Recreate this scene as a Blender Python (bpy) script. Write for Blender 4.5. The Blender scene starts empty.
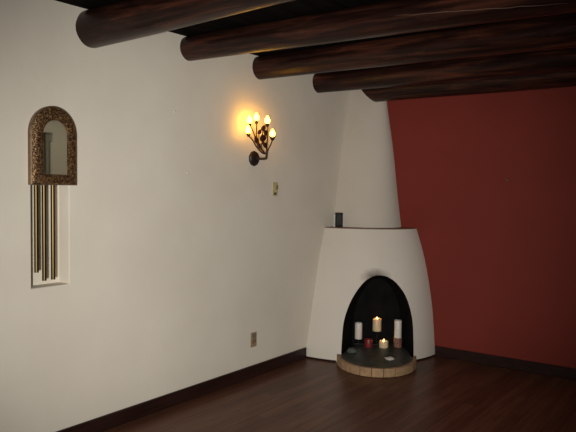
import bpy, bmesh, math, random
from mathutils import Vector, Matrix, noise
random.seed(4)
PI = math.pi
scene = bpy.context.scene
COL = scene.collection

# ------------------------------------------------------------------ helpers
def link(o, parent=None):
    COL.objects.link(o)
    if parent is not None:
        o.parent = parent
    return o

def obj(name, bm, mats, parent=None, smooth=False, angle=None):
    me = bpy.data.meshes.new(name)
    bmesh.ops.recalc_face_normals(bm, faces=bm.faces[:])
    bm.to_mesh(me); bm.free()
    for m in (mats if isinstance(mats, (list, tuple)) else [mats]):
        me.materials.append(m)
    if smooth:
        me.polygons.foreach_set('use_smooth', [True] * len(me.polygons))
        if angle is not None:
            me.set_sharp_from_angle(angle=math.radians(angle))
    return link(bpy.data.objects.new(name, me), parent)

def empty(name, loc=(0, 0, 0), rotz=0.0):
    o = bpy.data.objects.new(name, None)
    o.empty_display_size = 0.1
    o.location = loc; o.rotation_euler = (0, 0, rotz)
    return link(o)

def tag(o, label=None, cat=None, group=None, kind=None):
    if label: o['label'] = label
    if cat: o['category'] = cat
    if group: o['group'] = group
    if kind: o['kind'] = kind
    return o

def add_box(bm, lo, hi, bevel=0.0, seg=2, mi=0):
    b = bmesh.new()
    bmesh.ops.create_cube(b, size=1.0)
    lo, hi = Vector(lo), Vector(hi)
    for v in b.verts:
        v.co = Vector(((lo[i] + hi[i]) / 2 + v.co[i] * (hi[i] - lo[i])) for i in range(3))
    if bevel > 0:
        bmesh.ops.bevel(b, geom=b.edges[:], offset=bevel, segments=seg, affect='EDGES', profile=0.5)
    merge(bm, b, mi)

def merge(bm, b, mi=0, mat=None):
    if mat is not None:
        bmesh.ops.transform(b, matrix=mat, verts=b.verts[:])
    vm = {}
    for v in b.verts:
        vm[v] = bm.verts.new(v.co)
    for f in b.faces:
        try:
            nf = bm.faces.new([vm[v] for v in f.verts])
            nf.material_index = mi
        except ValueError:
            pass
    b.free()

def add_lathe(bm, prof, segs=24, centre=(0, 0, 0), mi=0, mat=None, close=True):
    """prof: list of (radius, z), revolved about z"""
    b = bmesh.new()
    rings = []
    for r, z in prof:
        rings.append([b.verts.new((r * math.cos(2 * PI * k / segs), r * math.sin(2 * PI * k / segs), z)) for k in range(segs)])
    for a, c in zip(rings[:-1], rings[1:]):
        for k in range(segs):
            b.faces.new((a[k], a[(k + 1) % segs], c[(k + 1) % segs], c[k]))
    if close:
        b.faces.new(rings[0][::-1]); b.faces.new(rings[-1])
    m = Matrix.Translation(Vector(centre))
    if mat is not None:
        m = m @ mat
    merge(bm, b, mi, m)

def add_tube(bm, pts, rads, segs=10, mi=0):
    pts = [Vector(p) for p in pts]
    if not isinstance(rads, (list, tuple)):
        rads = [rads] * len(pts)
    up = None
    rings = []
    for i, p in enumerate(pts):
        d = (pts[min(i + 1, len(pts) - 1)] - pts[max(i - 1, 0)]).normalized()
        if up is None:
            up = d.orthogonal().normalized()
        up = (up - d * up.dot(d)).normalized()
        s = d.cross(up)
        rings.append([bm.verts.new(p + (up * math.cos(2 * PI * k / segs) + s * math.sin(2 * PI * k / segs)) * rads[i]) for k in range(segs)])
    for a, c in zip(rings[:-1], rings[1:]):
        for k in range(segs):
            f = bm.faces.new((a[k], a[(k + 1) % segs], c[(k + 1) % segs], c[k])); f.material_index = mi
    f = bm.faces.new(rings[0][::-1]); f.material_index = mi
    f = bm.faces.new(rings[-1]); f.material_index = mi

def spline(pts, n=6):
    """Catmull-Rom through pts"""
    P = [Vector(p) for p in pts]
    P = [P[0] * 2 - P[1]] + P + [P[-1] * 2 - P[-2]]
    out = []
    for i in range(1, len(P) - 2):
        for k in range(n):
            t = k / n
            a, b, c, d = P[i - 1:i + 3]
            out.append(0.5 * (2 * b + (c - a) * t + (2 * a - 5 * b + 4 * c - d) * t * t + (3 * b - a - 3 * c + d) * t ** 3))
    out.append(P[-2])
    return out

def add_prism(bm, poly, lo, hi, mi=0):
    """poly: (x, y) points, extruded in z from lo to hi"""
    a = [bm.verts.new((x, y, lo)) for x, y in poly]
    b = [bm.verts.new((x, y, hi)) for x, y in poly]
    n = len(poly)
    fs = [bm.faces.new(a[::-1]), bm.faces.new(b)]
    for i in range(n):
        fs.append(bm.faces.new((a[i], a[(i + 1) % n], b[(i + 1) % n], b[i])))
    for f in fs: f.material_index = mi

def interp(z, zs, vs):
    if z <= zs[0]: return vs[0]
    for a, b, u, v in zip(zs[:-1], zs[1:], vs[:-1], vs[1:]):
        if z <= b: return u + (v - u) * (z - a) / (b - a)
    return vs[-1]

# ---------------------------------------------------------------- materials
def mat(name):
    m = bpy.data.materials.new(name); m.use_nodes = True
    nt = m.node_tree
    return m, nt, nt.nodes['Principled BSDF']

def N(nt, kind, **kw):
    n = nt.nodes.new(kind)
    for k, v in kw.items():
        if k in n.inputs: n.inputs[k].default_value = v
        else: setattr(n, k, v)
    return n

def ramp(nt, fac, stops):
    r = N(nt, 'ShaderNodeValToRGB')
    els = r.color_ramp.elements
    while len(els) < len(stops): els.new(0.5)
    for e, (p, c) in zip(els, stops):
        e.position = p; e.color = (*c, 1) if len(c) == 3 else c
    nt.links.new(fac, r.inputs[0])
    return r.outputs[0]

def coords(nt, scale=(1, 1, 1), rot=(0, 0, 0), loc=(0, 0, 0)):
    tc = N(nt, 'ShaderNodeTexCoord')
    mp = N(nt, 'ShaderNodeMapping')
    mp.inputs['Scale'].default_value = scale; mp.inputs['Rotation'].default_value = rot; mp.inputs['Location'].default_value = loc
    nt.links.new(tc.outputs['Object'], mp.inputs['Vector'])
    return mp.outputs[0]

def noise_tex(nt, vec, scale, detail=4, rough=0.55, dist=0.0):
    n = N(nt, 'ShaderNodeTexNoise'); n.inputs['Scale'].default_value = scale
    n.inputs['Detail'].default_value = detail; n.inputs['Roughness'].default_value = rough; n.inputs['Distortion'].default_value = dist
    nt.links.new(vec, n.inputs['Vector'])
    return n.outputs['Fac']

def bump(nt, bsdf, h, strength, dist=0.01, prev=None):
    b = N(nt, 'ShaderNodeBump'); b.inputs['Strength'].default_value = strength; b.inputs['Distance'].default_value = dist
    nt.links.new(h, b.inputs['Height'])
    if prev is not None: nt.links.new(prev, b.inputs['Normal'])
    nt.links.new(b.outputs[0], bsdf.inputs['Normal'])
    return b.outputs[0]

def mixc(nt, fac, a, b, mode='MIX'):
    m = N(nt, 'ShaderNodeMix', data_type='RGBA', blend_type=mode)
    for i, x in ((0, fac), (6, a), (7, b)):
        if isinstance(x, bpy.types.NodeSocket): nt.links.new(x, m.inputs[i])
        elif i == 0: m.inputs[0].default_value = x
        else: m.inputs[i].default_value = (*x, 1)
    return m.outputs[2]

def plaster(name, c1, c2, rough=0.85):
    m, nt, b = mat(name)
    v = coords(nt)
    big = noise_tex(nt, v, 1.3, 5)
    col = ramp(nt, big, [(0.3, c1), (0.7, c2)])
    nt.links.new(col, b.inputs['Base Color'])
    b.inputs['Roughness'].default_value = rough
    b.inputs['Specular IOR Level'].default_value = 0.25
    p = bump(nt, b, noise_tex(nt, v, 4.0, 3), 0.10, 0.03)
    bump(nt, b, noise_tex(nt, v, 60, 4, 0.6), 0.12, 0.004, p)
    return m

M = {}
M['white_plaster'] = plaster('white_plaster', (0.66, 0.60, 0.505), (0.74, 0.68, 0.58))
M['red_plaster'] = plaster('red_plaster', (0.165, 0.021, 0.0135), (0.195, 0.026, 0.0165), 0.7)
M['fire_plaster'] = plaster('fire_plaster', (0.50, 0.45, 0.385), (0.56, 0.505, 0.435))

# fireplace plaster with a soot stain just above the mouth of the firebox
def soot_plaster():
    m = plaster('stained_plaster', (0.60, 0.545, 0.475), (0.66, 0.605, 0.53))
    nt = m.node_tree; b = nt.nodes['Principled BSDF']
    base = b.inputs['Base Color'].links[0].from_socket
    v = coords(nt, scale=(1 / .16, 1 / .16, 1 / .085), loc=(-0.515 / .16, 0.462 / .16, -0.735 / .085))
    g = N(nt, 'ShaderNodeTexGradient', gradient_type='SPHERICAL'); nt.links.new(v, g.inputs[0])
    nz = noise_tex(nt, coords(nt, scale=(1, 1, 1)), 16, 5, 0.7)
    mul = N(nt, 'ShaderNodeMath', operation='MULTIPLY'); nt.links.new(g.outputs['Fac'], mul.inputs[0]); nt.links.new(nz, mul.inputs[1])
    f = ramp(nt, mul.outputs[0], [(0.03, (0, 0, 0)), (0.42, (0.92, 0.92, 0.92))])
    nt.links.new(mixc(nt, f, base, (0.16, 0.13, 0.105)), b.inputs['Base Color'])
    return m
M['stained_plaster'] = soot_plaster()

def simple(name, col, rough=0.5, metal=0.0, spec=0.5, var=0.15, scale=20, bmp=0.0, coat=0.0, stretch=(1, 1, 1)):
    m, nt, b = mat(name)
    v = coords(nt, scale=stretch)
    nz = noise_tex(nt, v, scale, 4)
    lo = tuple(c * (1 - var) for c in col); hi = tuple(min(1, c * (1 + var)) for c in col)
    nt.links.new(ramp(nt, nz, [(0.3, lo), (0.7, hi)]), b.inputs['Base Color'])
    b.inputs['Roughness'].default_value = rough; b.inputs['Metallic'].default_value = metal
    b.inputs['Specular IOR Level'].default_value = spec; b.inputs['Coat Weight'].default_value = coat
    if bmp: bump(nt, b, nz, bmp, 0.005)
    return m

M['crack'] = simple('crack', (0.13, 0.07, 0.048), 0.7)
M['soot'] = simple('soot', (0.006, 0.006, 0.006), 0.95, var=0.4, scale=9, spec=0.1)
M['ledge_wood'] = simple('ledge_wood', (0.17, 0.085, 0.055), 0.6, scale=14)
M['dark_trim'] = simple('dark_trim', (0.022, 0.009, 0.007), 0.4, spec=.25, var=0.35, scale=10, stretch=(1, .2, 3))
M['slate'] = simple('slate', (0.062, 0.066, 0.054), 0.45, var=0.5, scale=12, bmp=0.3)
M['brick'] = simple('brick', (0.34, 0.21, 0.11), 0.8, var=0.22, scale=25, bmp=0.4)
M['mortar'] = simple('mortar', (0.12, 0.075, 0.045), 0.95, scale=40)
M['iron'] = simple('iron', (0.006, 0.006, 0.006), 0.5, metal=0.6, scale=30)
M['bronze'] = simple('bronze', (0.03, 0.02, 0.016), 0.5, metal=0.5, var=0.4, scale=60, bmp=0.3)
M['branch_iron'] = simple('branch_iron', (0.075, 0.035, 0.02), 0.5, metal=0.3, var=0.4, scale=60)
M['leaf_iron'] = simple('leaf_iron', (0.085, 0.022, 0.014), 0.5, metal=0.2, var=0.4, scale=60)
M['brass'] = simple('brass', (0.12, 0.085, 0.036), 0.40, metal=1.0, var=0.25, scale=12, stretch=(1, 1, .15))
M['wick'] = simple('wick', (0.01, 0.008, 0.007), 0.9)
M['black_frame'] = simple('black_frame', (0.008, 0.007, 0.008), 0.7, spec=.2)
M['grey_card'] = simple('grey_card', (0.028, 0.028, 0.027), 0.7, spec=.2, var=0.35, scale=30)
M['pale_card'] = simple('pale_card', (0.42, 0.39, 0.37), 0.6)
M['ivory'] = simple('ivory', (0.52, 0.46, 0.26), 0.45, scale=30)
M['dial'] = simple('dial', (0.06, 0.05, 0.025), 0.5)
M['toggle'] = simple('toggle', (0.24, 0.17, 0.065), 0.45)
M['tan_plate'] = simple('tan_plate', (0.30, 0.22, 0.115), 0.45, scale=40)
M['dark_socket'] = simple('dark_socket', (0.20, 0.125, 0.085), 0.5)
M['grey_socket'] = simple('grey_socket', (0.17, 0.15, 0.125), 0.5)
M['paper'] = simple('paper', (0.55, 0.52, 0.47), 0.7)
M['stone'] = simple('stone', (0.075, 0.078, 0.07), 0.8, var=0.4, scale=30)
M['post_wood'] = simple('post_wood', (0.20, 0.17, 0.12), 0.6, var=0.3, scale=12, stretch=(4, 4, .3))
M['post_edge'] = simple('post_edge', (0.02, 0.016, 0.012), 0.6)
M['nail'] = simple('nail', (0.14, 0.07, 0.055), 0.5)
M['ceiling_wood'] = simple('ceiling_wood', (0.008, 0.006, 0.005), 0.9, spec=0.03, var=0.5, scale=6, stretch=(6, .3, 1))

def wax(name, col, glow=0.0, sub=0.3):
    m, nt, b = mat(name)
    nz = noise_tex(nt, coords(nt), 30, 3)
    nt.links.new(ramp(nt, nz, [(0.3, tuple(c * .92 for c in col)), (0.7, col)]), b.inputs['Base Color'])
    b.inputs['Roughness'].default_value = 0.45
    b.inputs['Subsurface Weight'].default_value = sub
    b.inputs['Subsurface Radius'].default_value = (0.03, 0.018, 0.008)
    b.inputs['Subsurface Scale'].default_value = 1.0
    return m
M['wax_white'] = wax('wax_white', (0.78, 0.70, 0.62))
M['wax_cream'] = wax('wax_cream', (0.78, 0.60, 0.36), sub=0.6)
M['wax_red'] = wax('wax_red', (0.20, 0.02, 0.016))
M['brown_clay'] = simple('brown_clay', (0.22, 0.095, 0.06), 0.6, var=.5, scale=50)

def emit(name, col, strength):
    m, nt, b = mat(name)
    b.inputs['Base Color'].default_value = (*col, 1)
    b.inputs['Emission Color'].default_value = (*col, 1)
    b.inputs['Emission Strength'].default_value = strength
    return m
M['flame'] = emit('flame', (1.0, 0.50, 0.12), 30)
M['bulb'] = emit('bulb', (1.0, 0.47, 0.035), 24)

# polished dark log
def log_mat():
    m, nt, b = mat('log_wood')
    v = coords(nt, scale=(0.7, 6, 6))
    n1 = noise_tex(nt, v, 2.2, 8, 0.65, 0.6)
    n2 = noise_tex(nt, coords(nt, scale=(1.2, 22, 22)), 2.0, 5, 0.6)
    c = ramp(nt, n1, [(0.25, (0.006, 0.0035, 0.003)), (0.5, (0.028, 0.011, 0.008)), (0.70, (0.105, 0.033, 0.018))])
    c2 = ramp(nt, n2, [(0.35, (0.45, 0.4, 0.4)), (0.6, (1, 1, 1))])
    nt.links.new(mixc(nt, 1.0, c, c2, 'MULTIPLY'), b.inputs['Base Color'])
    b.inputs['Roughness'].default_value = 0.33
    b.inputs['Specular IOR Level'].default_value = 0.19
    bump(nt, b, n2, 0.3, 0.006)
    return m
M['log'] = log_mat()

# plank floor, boards running along y
def floor_mat():
    m, nt, b = mat('floor_planks')
    tc = N(nt, 'ShaderNodeTexCoord')
    mp = N(nt, 'ShaderNodeMapping'); mp.inputs['Rotation'].default_value = (0, 0, PI / 2)
    nt.links.new(tc.outputs['Object'], mp.inputs[0])
    br = N(nt, 'ShaderNodeTexBrick', offset=0.37)
    br.inputs['Scale'].default_value = 1.0
    br.inputs['Brick Width'].default_value = 1.1; br.inputs['Row Height'].default_value = 0.083
    br.inputs['Mortar Size'].default_value = 0.0014; br.inputs['Mortar Smooth'].default_value = 0.3
    br.inputs['Color1'].default_value = (0.112, 0.048, 0.029, 1); br.inputs['Color2'].default_value = (0.178, 0.080, 0.049, 1)
    br.inputs['Mortar'].default_value = (0.02, 0.008, 0.005, 1)
    nt.links.new(mp.outputs[0], br.inputs['Vector'])
    g = noise_tex(nt, coords(nt, scale=(22, 1.1, 1)), 1.6, 6, 0.65, 0.5)
    gr = ramp(nt, g, [(0.3, (0.55, 0.5, 0.48)), (0.65, (1.1, 1.1, 1.1))])
    nt.links.new(mixc(nt, 1.0, br.outputs['Color'], gr, 'MULTIPLY'), b.inputs['Base Color'])
    b.inputs['Roughness'].default_value = 0.34
    b.inputs['Specular IOR Level'].default_value = 0.13
    bump(nt, b, g, 0.06, 0.003)
    return m
M['floor'] = floor_mat()

def copper_mat():
    m, nt, b = mat('embossed_copper')
    v = coords(nt)
    vo = N(nt, 'ShaderNodeTexVoronoi', feature='F1'); vo.inputs['Scale'].default_value = 120
    nt.links.new(v, vo.inputs['Vector'])
    nz = noise_tex(nt, v, 70, 5, 0.7)
    c = ramp(nt, nz, [(0.36, (0.07, 0.036, 0.02)), (0.5, (0.24, 0.135, 0.06)), (0.64, (0.55, 0.33, 0.13))])
    d = ramp(nt, vo.outputs['Distance'], [(0.1, (1, 1, 1)), (0.7, (0.35, 0.3, 0.3))])
    nt.links.new(mixc(nt, 1.0, c, d, 'MULTIPLY'), b.inputs['Base Color'])
    b.inputs['Metallic'].default_value = 0.55; b.inputs['Roughness'].default_value = 0.45
    bump(nt, b, vo.outputs['Distance'], 0.7, 0.004)
    return m
M['copper'] = copper_mat()
M['copper_edge'] = simple('copper_edge', (0.20, 0.13, 0.075), 0.4, metal=0.6, var=0.3, scale=40)

def mirror_mat():
    m, nt, b = mat('mirror_glass')
    b.inputs['Base Color'].default_value = (0.62, 0.62, 0.55, 1)
    b.inputs['Metallic'].default_value = 1.0
    nz = noise_tex(nt, coords(nt), 8, 2)
    nt.links.new(ramp(nt, nz, [(0, (0.02,) * 3), (1, (0.04,) * 3)]), b.inputs['Roughness'])
    return m
M['mirror'] = mirror_mat()

# ------------------------------------------------------------- the setting
XR, YB, ZC = 4.35, -7.2, 2.535

bm = bmesh.new(); add_box(bm, (-0.2, YB, -0.1), (XR + .2, 0.2, 0))
tag(obj('floor', bm, M['floor']), 'dark brown polished plank floor', 'floor', kind='structure')

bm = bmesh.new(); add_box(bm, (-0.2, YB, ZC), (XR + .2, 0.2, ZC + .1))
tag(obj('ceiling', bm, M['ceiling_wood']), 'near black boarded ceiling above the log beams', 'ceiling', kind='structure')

# left wall with the shallow chime niche
def wall_with_niche():
    b = bmesh.new()
    ys = [YB, -3.447, -3.208, 0.2]; zs = [0, 0.934, 1.62, ZC]; D = -0.10
    g = [[b.verts.new((0, y, z)) for z in zs] for y in ys]
    for i in range(3):
        for j in range(3):
            if (i, j) != (1, 1):
                b.faces.new((g[i][j], g[i + 1][j], g[i + 1][j + 1], g[i][j + 1]))
    k = [g[1][1], g[2][1], g[2][2], g[1][2]]
    kb = [b.verts.new((D, v.co.y, v.co.z)) for v in k]
    for i in range(4):
        b.faces.new((k[i], k[(i + 1) % 4], kb[(i + 1) % 4], kb[i]))
    b.faces.new(kb)
    # outer shell
    per = [g[0][0], g[1][0], g[2][0], g[3][0], g[3][1], g[3][2], g[3][3], g[2][3], g[1][3], g[0][3], g[0][2], g[0][1]]
    ob = [b.verts.new((-0.2, v.co.y, v.co.z)) for v in per]
    for i in range(12):
        b.faces.new((per[i], per[(i + 1) % 12], ob[(i + 1) % 12], ob[i]))
    b.faces.new(ob)
    ed = [e for e in b.edges if all(abs(v.co.x) < 1e-6 and -3.5 < v.co.y < -3.2 and 0.9 < v.co.z < 1.7 for v in e.verts)]
    bmesh.ops.bevel(b, geom=ed, offset=0.008, segments=3, affect='EDGES', profile=0.5)
    return b
tag(obj('wall_left', wall_with_niche(), M['white_plaster'], smooth=True, angle=50), 'white plastered wall with a shallow niche', 'wall', kind='structure')

bm = bmesh.new(); add_box(bm, (0, 0, 0), (XR + .2, 0.2, ZC))
tag(obj('wall_back', bm, M['red_plaster']), 'dark red plastered wall', 'wall', kind='structure')
bm = bmesh.new(); add_box(bm, (XR, YB, 0), (XR + .2, 0, ZC))
tag(obj('wall_right', bm, M['white_plaster']), 'white plastered wall seen in the chime mirror', 'wall', kind='structure')

bm = bmesh.new(); add_box(bm, (0, YB, 0), (0.018, -0.796, 0.093), 0.004)
tag(obj('baseboard_left', bm, M['dark_trim']), 'dark brown baseboard along the white wall', 'baseboard', kind='structure')
bm = bmesh.new(); add_box(bm, (0.89, -0.018, 0), (XR, 0, 0.092), 0.004)
tag(obj('baseboard_back', bm, M['dark_trim']), 'dark brown baseboard along the red wall', 'baseboard', kind='structure')

# --------------------------------------------------------------- log beams
def log_pt(x, a, q, seed, lift=0.0):
    """point on a hand-peeled log's surface at distance x and angle a"""
    y0, z0, r0, y1, z1, r1 = q
    xx = x / 2.3
    yc = y0 + (y1 - y0) * xx + 0.006 * noise.noise((x * 0.9, seed, 1))
    zc = z0 + (z1 - z0) * xx + 0.005 * noise.noise((x * 0.9, seed, 7))
    rr = (r0 + (r1 - r0) * xx) * (1 + 0.035 * noise.noise((x * 1.1, math.cos(a) * 1.3 + seed, math.sin(a) * 1.3))) + lift
    return Vector((x, yc + rr * math.cos(a), zc + rr * math.sin(a)))

def log_bm(q, x0=-0.06, x1=XR + .06, seed=0, cut=0.0):
    b = bmesh.new(); segs, rows = 28, 60
    prev = None
    for i in range(rows + 1):
        f = i / rows; x = x0 + (x1 - x0) * f
        ring = []
        for k in range(segs):
            a = 2 * PI * k / segs
            p = log_pt(x, a, q, seed)
            p.x += cut * max(0, 1 - f * 8) * (1 - math.sin(a)) / 2
            ring.append(b.verts.new(p))
        if prev:
            for k in range(segs):
                b.faces.new((prev[k], prev[(k + 1) % segs], ring[(k + 1) % segs], ring[k]))
        else:
            b.faces.new(ring[::-1])
        prev = ring
    b.faces.new(prev)
    return b

LOGS = [
    # y, z, r at the white wall ; y, z, r 2.3 m out
    (-3.052, 2.425, 0.109, -3.075, 2.455, 0.082, 'dark log beam nearest the camera, above the copper chime'),
    (-2.250, 2.455, 0.083, -2.250, 2.432, 0.096, 'second dark log beam from the chime, with the paler crack along it'),
    (-1.470, 2.448, 0.090, -1.470, 2.432, 0.100, 'dark log beam lit orange at its end above the sconce'),
    (-0.640, 2.445, 0.090, -0.640, 2.432, 0.094, 'dark log beam meeting the white wall left of the chimney'),
]
for i, (a, b_, c, d, e, f, lab) in enumerate(LOGS):
    o = obj('log_beam', log_bm((a, b_, c, d, e, f), seed=i * 3.7), M['log'], smooth=True, angle=60)
    if i == 1:
        pts = [log_pt(1.62 + .86 * k / 16, math.radians(-169 + 38 * k / 16 + 2.5 * noise.noise((k * .7, 3, 3))), (a, b_, c, d, e, f), 3.7, .0005) for k in range(17)]
        bm = bmesh.new(); add_tube(bm, pts, [.0008 + .0018 * math.sin(PI * k / 16) for k in range(17)], 8)
        ck = obj('crack', bm, M['crack'], o, True); ck['label'] = 'pale crack along the log'
    tag(o, lab, 'beam', 'log ceiling beams', 'thing')
o = obj('log_beam', log_bm((-0.118, 2.417, 0.105, -0.118, 2.417, 0.105), x0=0.12, seed=19, cut=0.17), M['log'], smooth=True, angle=60)
tag(o, 'dark log beam running along the top of the red wall into the chimney', 'beam', 'log ceiling beams', 'thing')

# ------------------------------------------------------- corner fireplace
O = Vector((0.6, -0.6, 0)); NF = Vector((0.5, -0.8660254, 0)); TF = Vector((0.8660254, 0.5, 0))
def L(s, n, z=0.0):
    p = O + TF * s + NF * n
    return Vector((p.x, p.y, z))

fire = empty('corner_fireplace', (0.35, -0.35, 0))
tag(fire, 'white plastered beehive fireplace in the corner with an arched black mouth', 'fireplace', kind='thing')
FP = Matrix.Translation((-0.35, -0.35 + 0.7, 0)) @ Matrix.Identity(4)
FO = Vector((0.35, -0.35, 0))
def child(o, par=fire, off=FO):
    o.parent = par; o.location = -off
    return o

def corner_solid(zs, fa, fb, n, eps=0.001, cols=40, round_top=0.0):
    b = bmesh.new(); prev = None
    for z in zs:
        a, bb = fa(z), fb(z)
        ring = [b.verts.new((eps, -eps, z))]
        for k in range(cols + 1):
            t = (PI / 2) * k / cols
            x = bb * max(0.0, math.cos(t)) ** (2 / n); y = a * max(0.0, math.sin(t)) ** (2 / n)
            ring.append(b.verts.new((max(x, eps), -max(y, eps), z)))
        if prev:
            m = len(ring)
            for k in range(m):
                b.faces.new((prev[k], prev[(k + 1) % m], ring[(k + 1) % m], ring[k]))
        else:
            b.faces.new(ring[::-1])
        prev = ring
    b.faces.new(prev)
    bmesh.ops.recalc_face_normals(b, faces=b.faces[:])
    return b

def smooth_interp(zs, vs):
    """Catmull-Rom style smooth curve through points"""
    def f(z):
        n = len(zs)
        if z <= zs[0]: return vs[0]
        if z >= zs[-1]: return vs[-1]
        i = max(k for k in range(n - 1) if zs[k] <= z)
        h = zs[i + 1] - zs[i]; t = (z - zs[i]) / h
        def sl(k):
            if k == 0: return (vs[1] - vs[0]) / (zs[1] - zs[0])
            if k == n - 1: return (vs[-1] - vs[-2]) / (zs[-1] - zs[-2])
            return (vs[k + 1] - vs[k - 1]) / (zs[k + 1] - zs[k - 1])
        m0, m1 = sl(i) * h, sl(i + 1) * h
        return (2*t**3 - 3*t*t + 1) * vs[i] + (t**3 - 2*t*t + t) * m0 + (-2*t**3 + 3*t*t) * vs[i + 1] + (t**3 - t*t) * m1
    return f
ZL = 1.143
fa = smooth_interp([0, .25, .5, .854, 1.15], [.794, .74, .679, .597, .497])
fb = smooth_interp([0, .23, .5, .86, 1.15], [.885, .868, .839, .768, .678])
zs = [ZL * k / 36 for k in range(37)]
body = obj('body', corner_solid(zs, fa, fb, 2.05), [M['stained_plaster'], M['soot']])

# firebox cut through the body: arch sections along the depth
ARCH = [(-.294, -.02), (-.294, .05), (-.290, .187), (-.274, .357), (-.214, .53), (-.122, .67), (-.040, .735), (.035, .750), (.108, .733),
        (.186, .675), (.268, .555), (.320, .375), (.333, .185), (.335, .05), (.335, -.02)]
arch_s = [Vector((s, z, 0)) for s, z in ARCH]
arch_s = [arch_s[0]] + [p for p in spline(arch_s[1:-1], 5)] + [arch_s[-1]]
cb = bmesh.new(); prev = None
for n_, sc_, szz in ((0.6, 1, 1), (-0.13, 1, 1), (-0.22, .99, .99), (-0.49, .72, .9)):
    ring = [cb.verts.new(L(0.017 + (p.x - 0.017) * sc_, n_, p.y * szz if p.y > 0 else p.y)) for p in arch_s]
    m_ = len(ring)
    if prev:
        for k in range(m_):
            cb.faces.new((prev[k], prev[(k + 1) % m_], ring[(k + 1) % m_], ring[k]))
    else:
        cb.faces.new(ring[::-1])
    prev = ring
cb.faces.new(prev)
cut = obj('cutter', cb, M['soot'])
mod = body.modifiers.new('cut', 'BOOLEAN'); mod.object = cut; mod.operation = 'DIFFERENCE'; mod.solver = 'EXACT'; mod.material_mode = 'TRANSFER'
bpy.context.view_layer.update()
dg = bpy.context.evaluated_depsgraph_get()
me2 = bpy.data.meshes.new_from_object(body.evaluated_get(dg))
body.modifiers.clear()
# soften the mouth's rim
b2 = bmesh.new(); b2.from_mesh(me2)
rim = [e for e in b2.edges if len(e.link_faces) == 2 and e.link_faces[0].material_index != e.link_faces[1].material_index
       and min(v.co.z for v in e.verts) > 0.02]
b2.to_mesh(me2); b2.free()
body.data = me2
bpy.data.objects.remove(cut, do_unlink=True)
me2.polygons.foreach_set('use_smooth', [True] * len(me2.polygons)); me2.set_sharp_from_angle(angle=math.radians(35))
child(body)

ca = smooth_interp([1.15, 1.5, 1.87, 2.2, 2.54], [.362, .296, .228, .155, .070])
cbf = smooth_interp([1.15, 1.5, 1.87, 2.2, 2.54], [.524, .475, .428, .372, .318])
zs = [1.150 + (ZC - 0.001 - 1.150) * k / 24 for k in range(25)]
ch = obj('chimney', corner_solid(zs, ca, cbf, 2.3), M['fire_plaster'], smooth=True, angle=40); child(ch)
bm = corner_solid([ZL, ZL + 0.007], lambda z: .502, lambda z: .683, 2.05)
child(obj('mantel_ledge', bm, M['ledge_wood']))
# thin dark strip where the plaster meets the floor
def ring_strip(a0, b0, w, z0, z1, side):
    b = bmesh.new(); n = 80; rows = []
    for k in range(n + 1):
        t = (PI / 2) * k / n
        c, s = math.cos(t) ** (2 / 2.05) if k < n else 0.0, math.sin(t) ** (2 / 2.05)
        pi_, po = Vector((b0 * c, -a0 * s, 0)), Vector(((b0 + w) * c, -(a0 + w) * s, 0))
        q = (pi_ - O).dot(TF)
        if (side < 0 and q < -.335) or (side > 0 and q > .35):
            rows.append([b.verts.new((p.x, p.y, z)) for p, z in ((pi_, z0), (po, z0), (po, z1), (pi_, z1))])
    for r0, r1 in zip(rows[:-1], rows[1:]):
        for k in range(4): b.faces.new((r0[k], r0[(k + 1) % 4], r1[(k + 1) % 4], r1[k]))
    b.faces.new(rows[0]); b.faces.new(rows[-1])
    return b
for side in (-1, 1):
    child(obj('foot_strip', ring_strip(.790, .883, .008, 0.001, 0.014, side), M['dark_trim']))

# hearth: rim of bricks around a dark slab that runs into the firebox
def ell(u, a, c, n0=-0.012):      # u 0..1 from left to right round the front
    t = PI * (1 - u)
    return (0.007 + a * math.cos(t), n0 + c * math.sin(t))
HC = 0.0
hearth_bm = bmesh.new()
NB = 11
def rim_sector(u0, u1, ao, co, ai, ci, z0, z1, bev, mi):
    b = bmesh.new(); k = 5; outer, inner = [], []
    for i in range(k + 1):
        u = u0 + (u1 - u0) * i / k
        outer.append(L(*ell(u, ao, co))); inner.append(L(*ell(u, ai, ci)))
    poly = outer + inner[::-1]
    lo = [b.verts.new((p.x, p.y, z0)) for p in poly]; hi = [b.verts.new((p.x, p.y, z1)) for p in poly]
    m = len(poly)
    b.faces.new(lo[::-1]); b.faces.new(hi)
    for i in range(m): b.faces.new((lo[i], lo[(i + 1) % m], hi[(i + 1) % m], hi[i]))
    if bev:
        ed = [e for e in b.edges if e.calc_face_angle(0) > 0.6]
        bmesh.ops.bevel(b, geom=ed, offset=bev, segments=2, affect='EDGES', profile=0.5)
    merge(hearth_bm, b, mi)
for i in range(NB):
    g = 0.0028
    rim_sector(i / NB + g, (i + 1) / NB - g, .338, .410, .308, .378, 0.004, 0.073, 0.005, 0)
rim_sector(0.001, 0.999, .335, .407, .310, .380, 0.001, 0.067, 0, 1)
child(obj('brick_rim', hearth_bm, [M['brick'], M['mortar']]))
bm = bmesh.new()
poly = [L(*ell(k / 40, .3075, .3775)) for k in range(41)] + [L(.295, -.13), L(.292, -.21), L(.235, -.475), L(-.19, -.475), L(-.25, -.21), L(-.26, -.13)]
add_prism(bm, [(p.x, p.y) for p in poly], 0.001, 0.068)
child(obj('hearth_slab', bm, M['slate']))

# -------------------------------------------- candle stand and the candles
ROT = math.atan2(TF.y, TF.x)
ZS = 0.0685
def local_thing(name, s, n, z=ZS):
    return empty(name, L(s, n, z), ROT)

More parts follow.
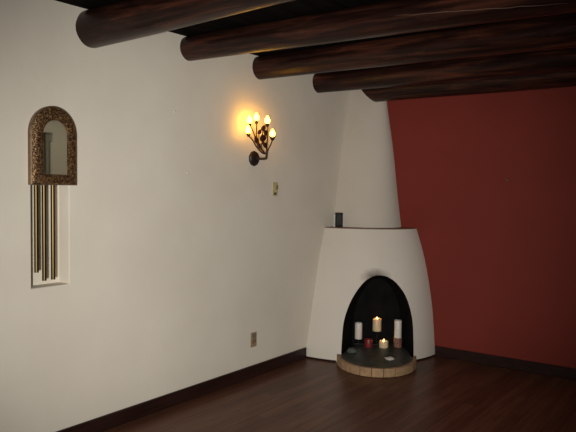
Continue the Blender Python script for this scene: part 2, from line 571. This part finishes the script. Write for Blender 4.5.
SN = -0.427
CAND = [(-.147, 0.050), (0.021, 0.128)]     # s, height of plate top above slab
stand = local_thing('candle_stand', 0.02, SN)
tag(stand, 'black iron stand holding two pillar candles at stepped heights', 'candle stand')
def st(s): return s - 0.02
bm = bmesh.new()
add_box(bm, (st(-.185), -.030, 0), (st(.06), -.004, .012), 0.003)
obj('base', bm, M['iron'], stand)
for s, h in CAND:
    bm = bmesh.new()
    add_tube(bm, [(st(s), -.017, .010), (st(s), -.017, h * .5), (st(s), -.017, h - .006)], [.009, .006, .009], 10)
    obj('post', bm, M['iron'], stand, True, 50)
    bm = bmesh.new()
    add_lathe(bm, [(.012, h - .012), (.040, h - .006), (.048, h + .004), (.046, h + .005), (.038, h - .001)], 28, (st(s), -.017, 0))
    obj('plate', bm, M['iron'], stand, True, 40)

def flame_bm(z, h=.024, r=.0065):
    b = bmesh.new()
    pr = [(.0008, 0), (r * .7, h * .12), (r, h * .28), (r * .85, h * .48), (r * .45, h * .75), (.0006, h)]
    add_lathe(b, [(a, z + c) for a, c in pr], 12)
    return b

def candle(name, s, n, z, r, h, wx, label, lit=False, melt=0.0, grp='pillar candles in the firebox', seed=1):
    t = local_thing(name, s, n, z); tag(t, label, 'candle', grp)
    b = bmesh.new(); segs = 28
    prof = [(r * .96, 0), (r, .004), (r, h * .5), (r, h - .006), (r * .93, h), (r * .78, h - .003), (r * .6, h - .010), (.003, h - .012)]
    rings = []
    for q, (pr, pz) in enumerate(prof):
        ring = []
        for k in range(segs):
            a = 2 * PI * k / segs
            dz = melt * noise.noise((math.cos(a) * 1.6 + seed, math.sin(a) * 1.6, seed)) if q in (3, 4, 5) else 0
            ring.append(b.verts.new((pr * math.cos(a), pr * math.sin(a), pz + dz)))
        rings.append(ring)
    for a_, c_ in zip(rings[:-1], rings[1:]):
        for k in range(segs): b.faces.new((a_[k], a_[(k + 1) % segs], c_[(k + 1) % segs], c_[k]))
    b.faces.new(rings[0][::-1]); b.faces.new(rings[-1])
    obj('wax', b, wx, t, True, 50)
    b = bmesh.new(); add_tube(b, [(0, 0, h - .016), (.0006, 0, h - .004), (.002, 0, h + .006)], [.0016, .0015, .001], 8)
    obj('wick', b, M['wick'], t)
    if lit:
        f = obj('flame', flame_bm(h - .009), M['flame'], t, True); f['label'] = 'burning candle flame'
    return t
n_ = SN - .017 * 1.0
# plates are at local y -0.017 -> toward the mouth (NF is local -y)
PN = SN + .017
candle('pillar_candle', CAND[0][0], PN, ZS + CAND[0][1], .034, .152, M['wax_white'], 'tall white unlit pillar candle on the left arm of the iron stand', False, .005, seed=2)
candle('pillar_candle', CAND[1][0], PN, ZS + CAND[1][1], .040, .116, M['wax_cream'], 'lit cream pillar candle raised highest on the iron stand', True, .012, seed=5)
HN = -.352
hol = local_thing('candle_holder', .208, HN); tag(hol, 'small brown cup holding the tall white candle at the right', 'candle holder')
b = bmesh.new(); add_lathe(b, [(.030, 0), (.036, .004), (.038, .045), (.040, .090), (.036, .090), (.034, .075), (.004, .073)], 26)
obj('cup', b, M['brown_clay'], hol, True, 40)
candle('pillar_candle', .208, HN, ZS + .0735, .033, .176, M['wax_white'], 'tall white pillar candle standing in the small brown cup', False, .006, seed=9)
candle('votive_candle', -.055, -.330, ZS, .039, .074, M['wax_red'], 'small squat red candle on the firebox floor', False, .004, 'squat candles on the firebox floor', 3)
candle('votive_candle', .081, -.330, ZS, .042, .061, M['wax_cream'], 'small squat lit cream candle on the firebox floor', True, .008, 'squat candles on the firebox floor', 7)

# scrap of pale paper and a grey stone on the slab
def lump(rx, ry, rz, seed, amp):
    b = bmesh.new(); bmesh.ops.create_icosphere(b, subdivisions=3, radius=1.0)
    for v in b.verts:
        k = 1 + amp * noise.noise(v.co * 1.7 + Vector((seed, 0, 0))) + amp * .5 * noise.noise(v.co * 4 + Vector((0, seed, 0)))
        v.co = Vector((v.co.x * rx * k, v.co.y * ry * k, max(-rz * .55, v.co.z * rz * k)))
    zmin = min(v.co.z for v in b.verts)
    for v in b.verts: v.co.z -= zmin
    return b
o = obj('paper_scrap', lump(.040, .030, .012, 3, .5), M['paper']); o.location = L(.115, .075, ZS); o.rotation_euler = (0, 0, ROT + .2)
tag(o, 'crumpled scrap of pale paper lying on the dark hearth slab', 'paper')
o = obj('grey_stone', lump(.042, .032, .030, 8, .25), M['stone'], smooth=True); o.location = L(-.205, -.10, ZS); o.rotation_euler = (0, 0, ROT)
tag(o, 'small grey stone at the left edge of the firebox floor', 'stone')

# ------------------------------------------- small frame on the mantel ledge
fr = empty('photo_frame', (0.118, -0.445, ZL + .0075), math.radians(28)); tag(fr, 'small dark upright frame on the ledge beside the chimney', 'frame')
bm = bmesh.new()
W, Hh = .034, .130
for lo, hi in (((-W, -.012, 0), (W, .012, .022)), ((-W, -.012, Hh - .012), (W, .012, Hh)), ((-W, -.012, .018), (-W + .010, .012, Hh - .008)), ((W - .010, -.012, .018), (W, .012, Hh - .008))):
    add_box(bm, lo, hi, .002)
obj('frame_border', bm, M['black_frame'], fr)
bm = bmesh.new(); add_box(bm, (-W + .008, -.006, .018), (W - .008, .006, Hh - .010)); obj('picture', bm, M['grey_card'], fr)
bm = bmesh.new(); add_box(bm, (-W - .016, .004, 0), (-W - .001, .016, Hh - .006), .001)
o = obj('side_panel', bm, M['pale_card'], fr); o['label'] = 'pale folded side panel'

# -------------------------------------------------- door chime on the wall
YC = -3.319
chime = empty('door_chime', (0, YC, 1.504)); tag(chime, 'arched copper door chime with mirror and hanging brass tubes over the niche', 'door chime')
def arch_pts(hw, z0, zspring, top, n=24):
    """y, z outline of an arch: straight sides and an elliptical head"""
    pts = [(-hw, z0)] + [(-hw * math.cos(PI * k / n), zspring + (top - zspring) * math.sin(PI * k / n)) for k in range(n + 1)] + [(hw, z0)]
    return pts
def loft_arch(levels, cap=True):
    """levels: list of (x, hw, z0, zspring, top); closed outline rings joined"""
    b = bmesh.new(); prev = None; first = None
    for x, hw, z0, zsp, tp in levels:
        ring = [b.verts.new((x, y, z)) for y, z in arch_pts(hw, z0, zsp, tp)]
        if prev:
            m = len(ring)
            for k in range(m): b.faces.new((prev[k], prev[(k + 1) % m], ring[(k + 1) % m], ring[k]))
        else: first = ring
        prev = ring
    return b, first, prev
# casing (side and back), embossed face, mirror
b, f0, f1 = loft_arch([(0.0005, .146, 0, .285, .440), (.026, .146, 0, .285, .440), (.031, .141, .005, .285, .435)])
b.faces.new(f0)
b.faces.new(f1)
obj('casing', b, M['copper_edge'], chime, True, 30)
b, f0, f1 = loft_arch([(.0312, .140, .006, .285, .434), (.040, .128, .016, .285, .422), (.043, .100, .040, .282, .392), (.037, .077, .058, .277, .364), (.0312, .075, .060, .277, .362)])
m_ = len(f0)
for k in range(m_): b.faces.new((f0[k], f0[(k + 1) % m_], f1[(k + 1) % m_], f1[k]))
obj('face_plate', b, M['copper'], chime, True, 40)
b, f0, f1 = loft_arch([(.0313, .0745, .0605, .277, .3615), (.0345, .0745, .0605, .277, .3615)])
b.faces.new(f0); b.faces.new(f1)
obj('mirror', b, M['mirror'], chime)
for yy, zz in ((-3.437, 1.024), (-3.389, .974), (-3.334, .975)):
    b = bmesh.new()
    add_lathe(b, [(.0095, zz - 1.504), (.0120, zz - 1.504), (.0120, .0), (.0095, 0), ], 20, (.020, yy + .007 - YC, -.0005), close=False)
    add_lathe(b, [(.009, zz - 1.504 + .004), (.009, -.002)], 16, (.020, yy + .007 - YC, -.0005))
    obj('chime_tube', b, M['brass'], chime, True, 40)

# ----------------------------------------------------------- wall sconce
SC = Vector((0, -1.538, 1.731))
sconce = empty('wall_sconce', SC); tag(sconce, 'branching iron wall sconce with leaves and five lit amber bulbs', 'wall lamp')
def S(x, y, z): return Vector((x, y, z)) - SC
bm = bmesh.new()
rotx = Matrix.Rotation(PI / 2, 4, 'Y')
add_lathe(bm, [(.060, 0.0005), (.060, .010), (.052, .020), (.034, .028), (.012, .030)], 10, (0, 0, 0), mat=rotx)
obj('backplate', bm, M['bronze'], sconce, True, 25)
bm = bmesh.new()
add_tube(bm, spline([(.028, 0, 0), (.07, .002, -.004), (.115, .010, -.003), (.120, .012, .012), (.120, .012, .045)], 5), .0085, 10)
obj('arm', bm, M['bronze'], sconce, True, 50)
# branches: (points in room coordinates), ending in a bulb
A0 = (.120, -1.526, 1.770)
BR = [
    ([A0, (.12, -1.56, 1.765), (.12, -1.607, 1.783), (.11, -1.650, 1.825), (.10, -1.672, 1.862), (.09, -1.700, 1.887)], (.09, -1.712, 1.897)),
    ([(.12, -1.607, 1.783), (.118, -1.625, 1.815), (.105, -1.640, 1.872), (.085, -1.650, 1.93), (.07, -1.668, 1.970)], (.068, -1.672, 1.976)),
    ([(.12, -1.550, 1.768), (.118, -1.590, 1.805), (.11, -1.632, 1.862), (.10, -1.625, 1.93), (.09, -1.613, 1.992)], (.09, -1.615, 2.000)),
    ([A0, (.12, -1.524, 1.82), (.12, -1.518, 1.873), (.12, -1.514, 1.93), (.12, -1.514, 1.972)], (.12, -1.518, 1.985)),
    ([A0, (.12, -1.505, 1.80), (.12, -1.475, 1.838), (.12, -1.458, 1.868)], (.12, -1.452, 1.888)),
]
TW = [[(.12, -1.524, 1.80), (.125, -1.552, 1.835), (.122, -1.580, 1.875), (.12, -1.575, 1.93), (.12, -1.571, 1.958)],
      [(.12, -1.560, 1.768), (.115, -1.585, 1.815), (.12, -1.575, 1.86), (.12, -1.556, 1.90), (.12, -1.545, 1.925)],
      [(.115, -1.620, 1.81), (.112, -1.612, 1.86), (.11, -1.607, 1.928)]]
for pts, tip in BR:
    bm = bmesh.new(); P = spline([S(*p) for p in pts] + [S(*tip)], 5)
    add_tube(bm, P, [.0058 - .0018 * i / (len(P) - 1) for i in range(len(P))], 8)
    obj('branch', bm, M['branch_iron'], sconce, True, 50)
for pts in TW:
    bm = bmesh.new(); P = spline([S(*p) for p in pts], 5)
    add_tube(bm, P, [.0048 - .0018 * i / (len(P) - 1) for i in range(len(P))], 8)
    obj('twig', bm, M['branch_iron'], sconce, True, 50)
for q, (pts, tip) in enumerate(BR):
    t = S(*tip)
    bm = bmesh.new(); dk = 1.4 if q == 4 else 1.0
    add_lathe(bm, [(.005, -.012 * dk), (.011 * dk, -.006), (.014 * dk, .006), (.015 * dk, .014), (.012, .0145)], 14, t)
    obj('bulb_cup', bm, M['bronze'], sconce, True, 40)
    bm = bmesh.new()
    add_lathe(bm, [(.010, .0145), (.017, .022), (.0205, .034), (.019, .048), (.012, .062), (.005, .072), (.001, .077)], 18, t)
    o = obj('bulb', bm, M['bulb'], sconce, True); o['label'] = 'glowing amber bulb'
def leaf_bm(c, ang, ln, wd, tilt):
    b = bmesh.new(); n = 10; cols = 6
    rows = []
    for i in range(n + 1):
        u = i / n; w = wd * math.sin(PI * u ** .8) ** .9 if 0 < u < 1 else 0.0008
        rows.append([b.verts.new((.006 * (1 - (2 * j / cols - 1) ** 2) + .008 * math.sin(PI * u), (2 * j / cols - 1) * w, ln * (u - .5))) for j in range(cols + 1)])
    for r0, r1 in zip(rows[:-1], rows[1:]):
        for j in range(cols): b.faces.new((r0[j], r0[j + 1], r1[j + 1], r1[j]))
    bmesh.ops.solidify(b, geom=b.faces[:], thickness=.0025)
    mt = Matrix.Translation(c) @ Matrix.Rotation(tilt, 4, 'Z') @ Matrix.Rotation(ang, 4, 'X')
    bmesh.ops.transform(b, matrix=mt, verts=b.verts[:])
    return b
for y, z, x, ang, ln, wd in ((-1.584, 1.882, .125, .2, .062, .027), (-1.571, 1.962, .122, -.7, .056, .017), (-1.547, 1.926, .122, .6, .058, .018),
                             (-1.563, 1.832, .128, .9, .060, .019), (-1.651, 1.868, .112, .3, .064, .017), (-1.617, 1.822, .112, -.7, .050, .015),
                             (-1.607, 1.930, .112, -.6, .048, .014)):
    obj('leaf', leaf_bm(S(x, y, z), ang, ln * 1.0, wd * 1.1, -.35), M['leaf_iron'], sconce, True, 60)

# --------------------------------------------------- switch and wall outlet
sw = empty('light_switch', (0, -1.262, 1.492)); tag(sw, 'small yellowed light switch on the white wall below the sconce', 'switch')
bm = bmesh.new(); add_box(bm, (0.0005, -.036, -.057), (.007, .036, .057), .003); obj('cover_plate', bm, M['ivory'], sw)
bm = bmesh.new(); add_box(bm, (.0065, .002, -.002), (.018, .026, .034), .003); obj('toggle', bm, M['toggle'], sw)
bm = bmesh.new(); add_box(bm, (.0065, -.016, -.046), (.013, .010, -.026), .002); obj('dial', bm, M['dial'], sw)

ou = empty('wall_outlet', (0, -1.522, .296)); tag(ou, 'small tan power outlet low on the white wall', 'outlet')
bm = bmesh.new(); add_box(bm, (0.0005, -.036, -.058), (.007, .036, .058), .003); obj('cover_plate', bm, M['tan_plate'], ou)
for z, k in ((.030, 'grey_socket'), (-.012, 'dark_socket')):
    bm = bmesh.new(); add_box(bm, (.0065, -.022, z - .016), (.010, .022, z + .016), .003, 3); obj('socket', bm, M[k], ou)

# small round wall marks, built as low raised bumps
for loc, lab in (((.0, -2.378, 2.009), 'small nail hole patch high on the white wall'), ((.0, -2.253, 1.600), 'small nail hole patch at mid height on the white wall')):
    b = bmesh.new(); add_lathe(b, [(.011, .0004), (.008, .004), (.002, .006)], 14, mat=rotx)
    o = obj('wall_mark', b, M['white_plaster'], smooth=True); o.location = loc
    tag(o, lab.replace('nail hole patch', 'plaster-coloured wall mark'), 'hook', 'wall marks')
b = bmesh.new(); add_lathe(b, [(.014, .0004), (.013, .004), (.004, .008)], 16, mat=Matrix.Rotation(PI / 2, 4, 'X'))
o = obj('wall_mark', b, M['nail'], smooth=True); o.location = (1.492, 0, 1.590); tag(o, 'small round reddish mark on the red wall', 'hook', 'wall marks')

# wooden post that shows in the chime's mirror
po = empty('wooden_post', (4.08, -.735, 0)); tag(po, 'slim wooden post with a square cap reflected in the chime mirror', 'post', kind='thing')
bm = bmesh.new(); add_box(bm, (-.03, -.030, 0), (.03, .016, 2.05), .004); obj('shaft', bm, M['post_wood'], po)
bm = bmesh.new(); add_box(bm, (-.03, .0165, 0), (.03, .036, 2.05), .003); obj('edge_strip', bm, M['post_edge'], po)
bm = bmesh.new(); add_box(bm, (-.04, -.038, 2.05), (.04, .058, 2.145), .005); obj('cap', bm, M['post_wood'], po)
bm = bmesh.new(); add_box(bm, (-.043, -.041, 2.145), (.043, .061, 2.165), .003); obj('cap_band', bm, M['post_edge'], po)

# ------------------------------------------------------------------ light
w = bpy.data.worlds.new('world'); scene.world = w; w.use_nodes = True
bg = w.node_tree.nodes['Background']; bg.inputs[0].default_value = (0.90, 0.95, 1.0, 1); bg.inputs[1].default_value = 0.04

def aim(o, target):
    d = Vector(target) - o.location
    o.rotation_euler = d.to_track_quat('-Z', 'Y').to_euler()
sp = bpy.data.lights.new('flash', 'SPOT'); sp.energy = 815; sp.spot_size = math.radians(62); sp.spot_blend = 1.0
sp.shadow_soft_size = 0.10; sp.color = (1.0, 0.972, 0.91)
so = link(bpy.data.objects.new('flash', sp)); so.location = (3.55, -6.1, 1.22); aim(so, (0.0, -1.46, 1.20)); so.scale = (1.0, 0.92, 1.0)

l2 = bpy.data.lights.new('side_fill', 'SPOT'); l2.energy = 28; l2.spot_size = math.radians(80); l2.spot_blend = 0.8  # added fill without a known source, brightens the wall the chime mirror reflects
l2.shadow_soft_size = 0.12; l2.color = (1.0, 0.95, 0.82)
lo = link(bpy.data.objects.new('side_fill', l2)); lo.location = (2.9, -0.3, 2.1); aim(lo, (4.35, -0.60, 1.75))

# ----------------------------------------------------------------- camera
cam = bpy.data.cameras.new('camera'); cam.sensor_width = 36; cam.lens = 642 * 36 / 576; cam.clip_start = 0.05
co = link(bpy.data.objects.new('camera', cam))
R = Matrix(((0.80578794, -0.03407353, 0.59122313), (0.59210653, 0.02822542, -0.80536524), (0.01075412, 0.99902068, 0.04291886)))
co.matrix_world = Matrix.Translation((3.20962545, -5.44469927, 1.5)) @ R.to_4x4()
scene.camera = co

vs = scene.view_settings
vs.view_transform = 'Standard'; vs.look = 'None'; vs.gamma = 1; vs.exposure = 0; vs.use_curve_mapping = False
scene.cycles.use_denoising = True
scene.cycles.max_bounces = 8
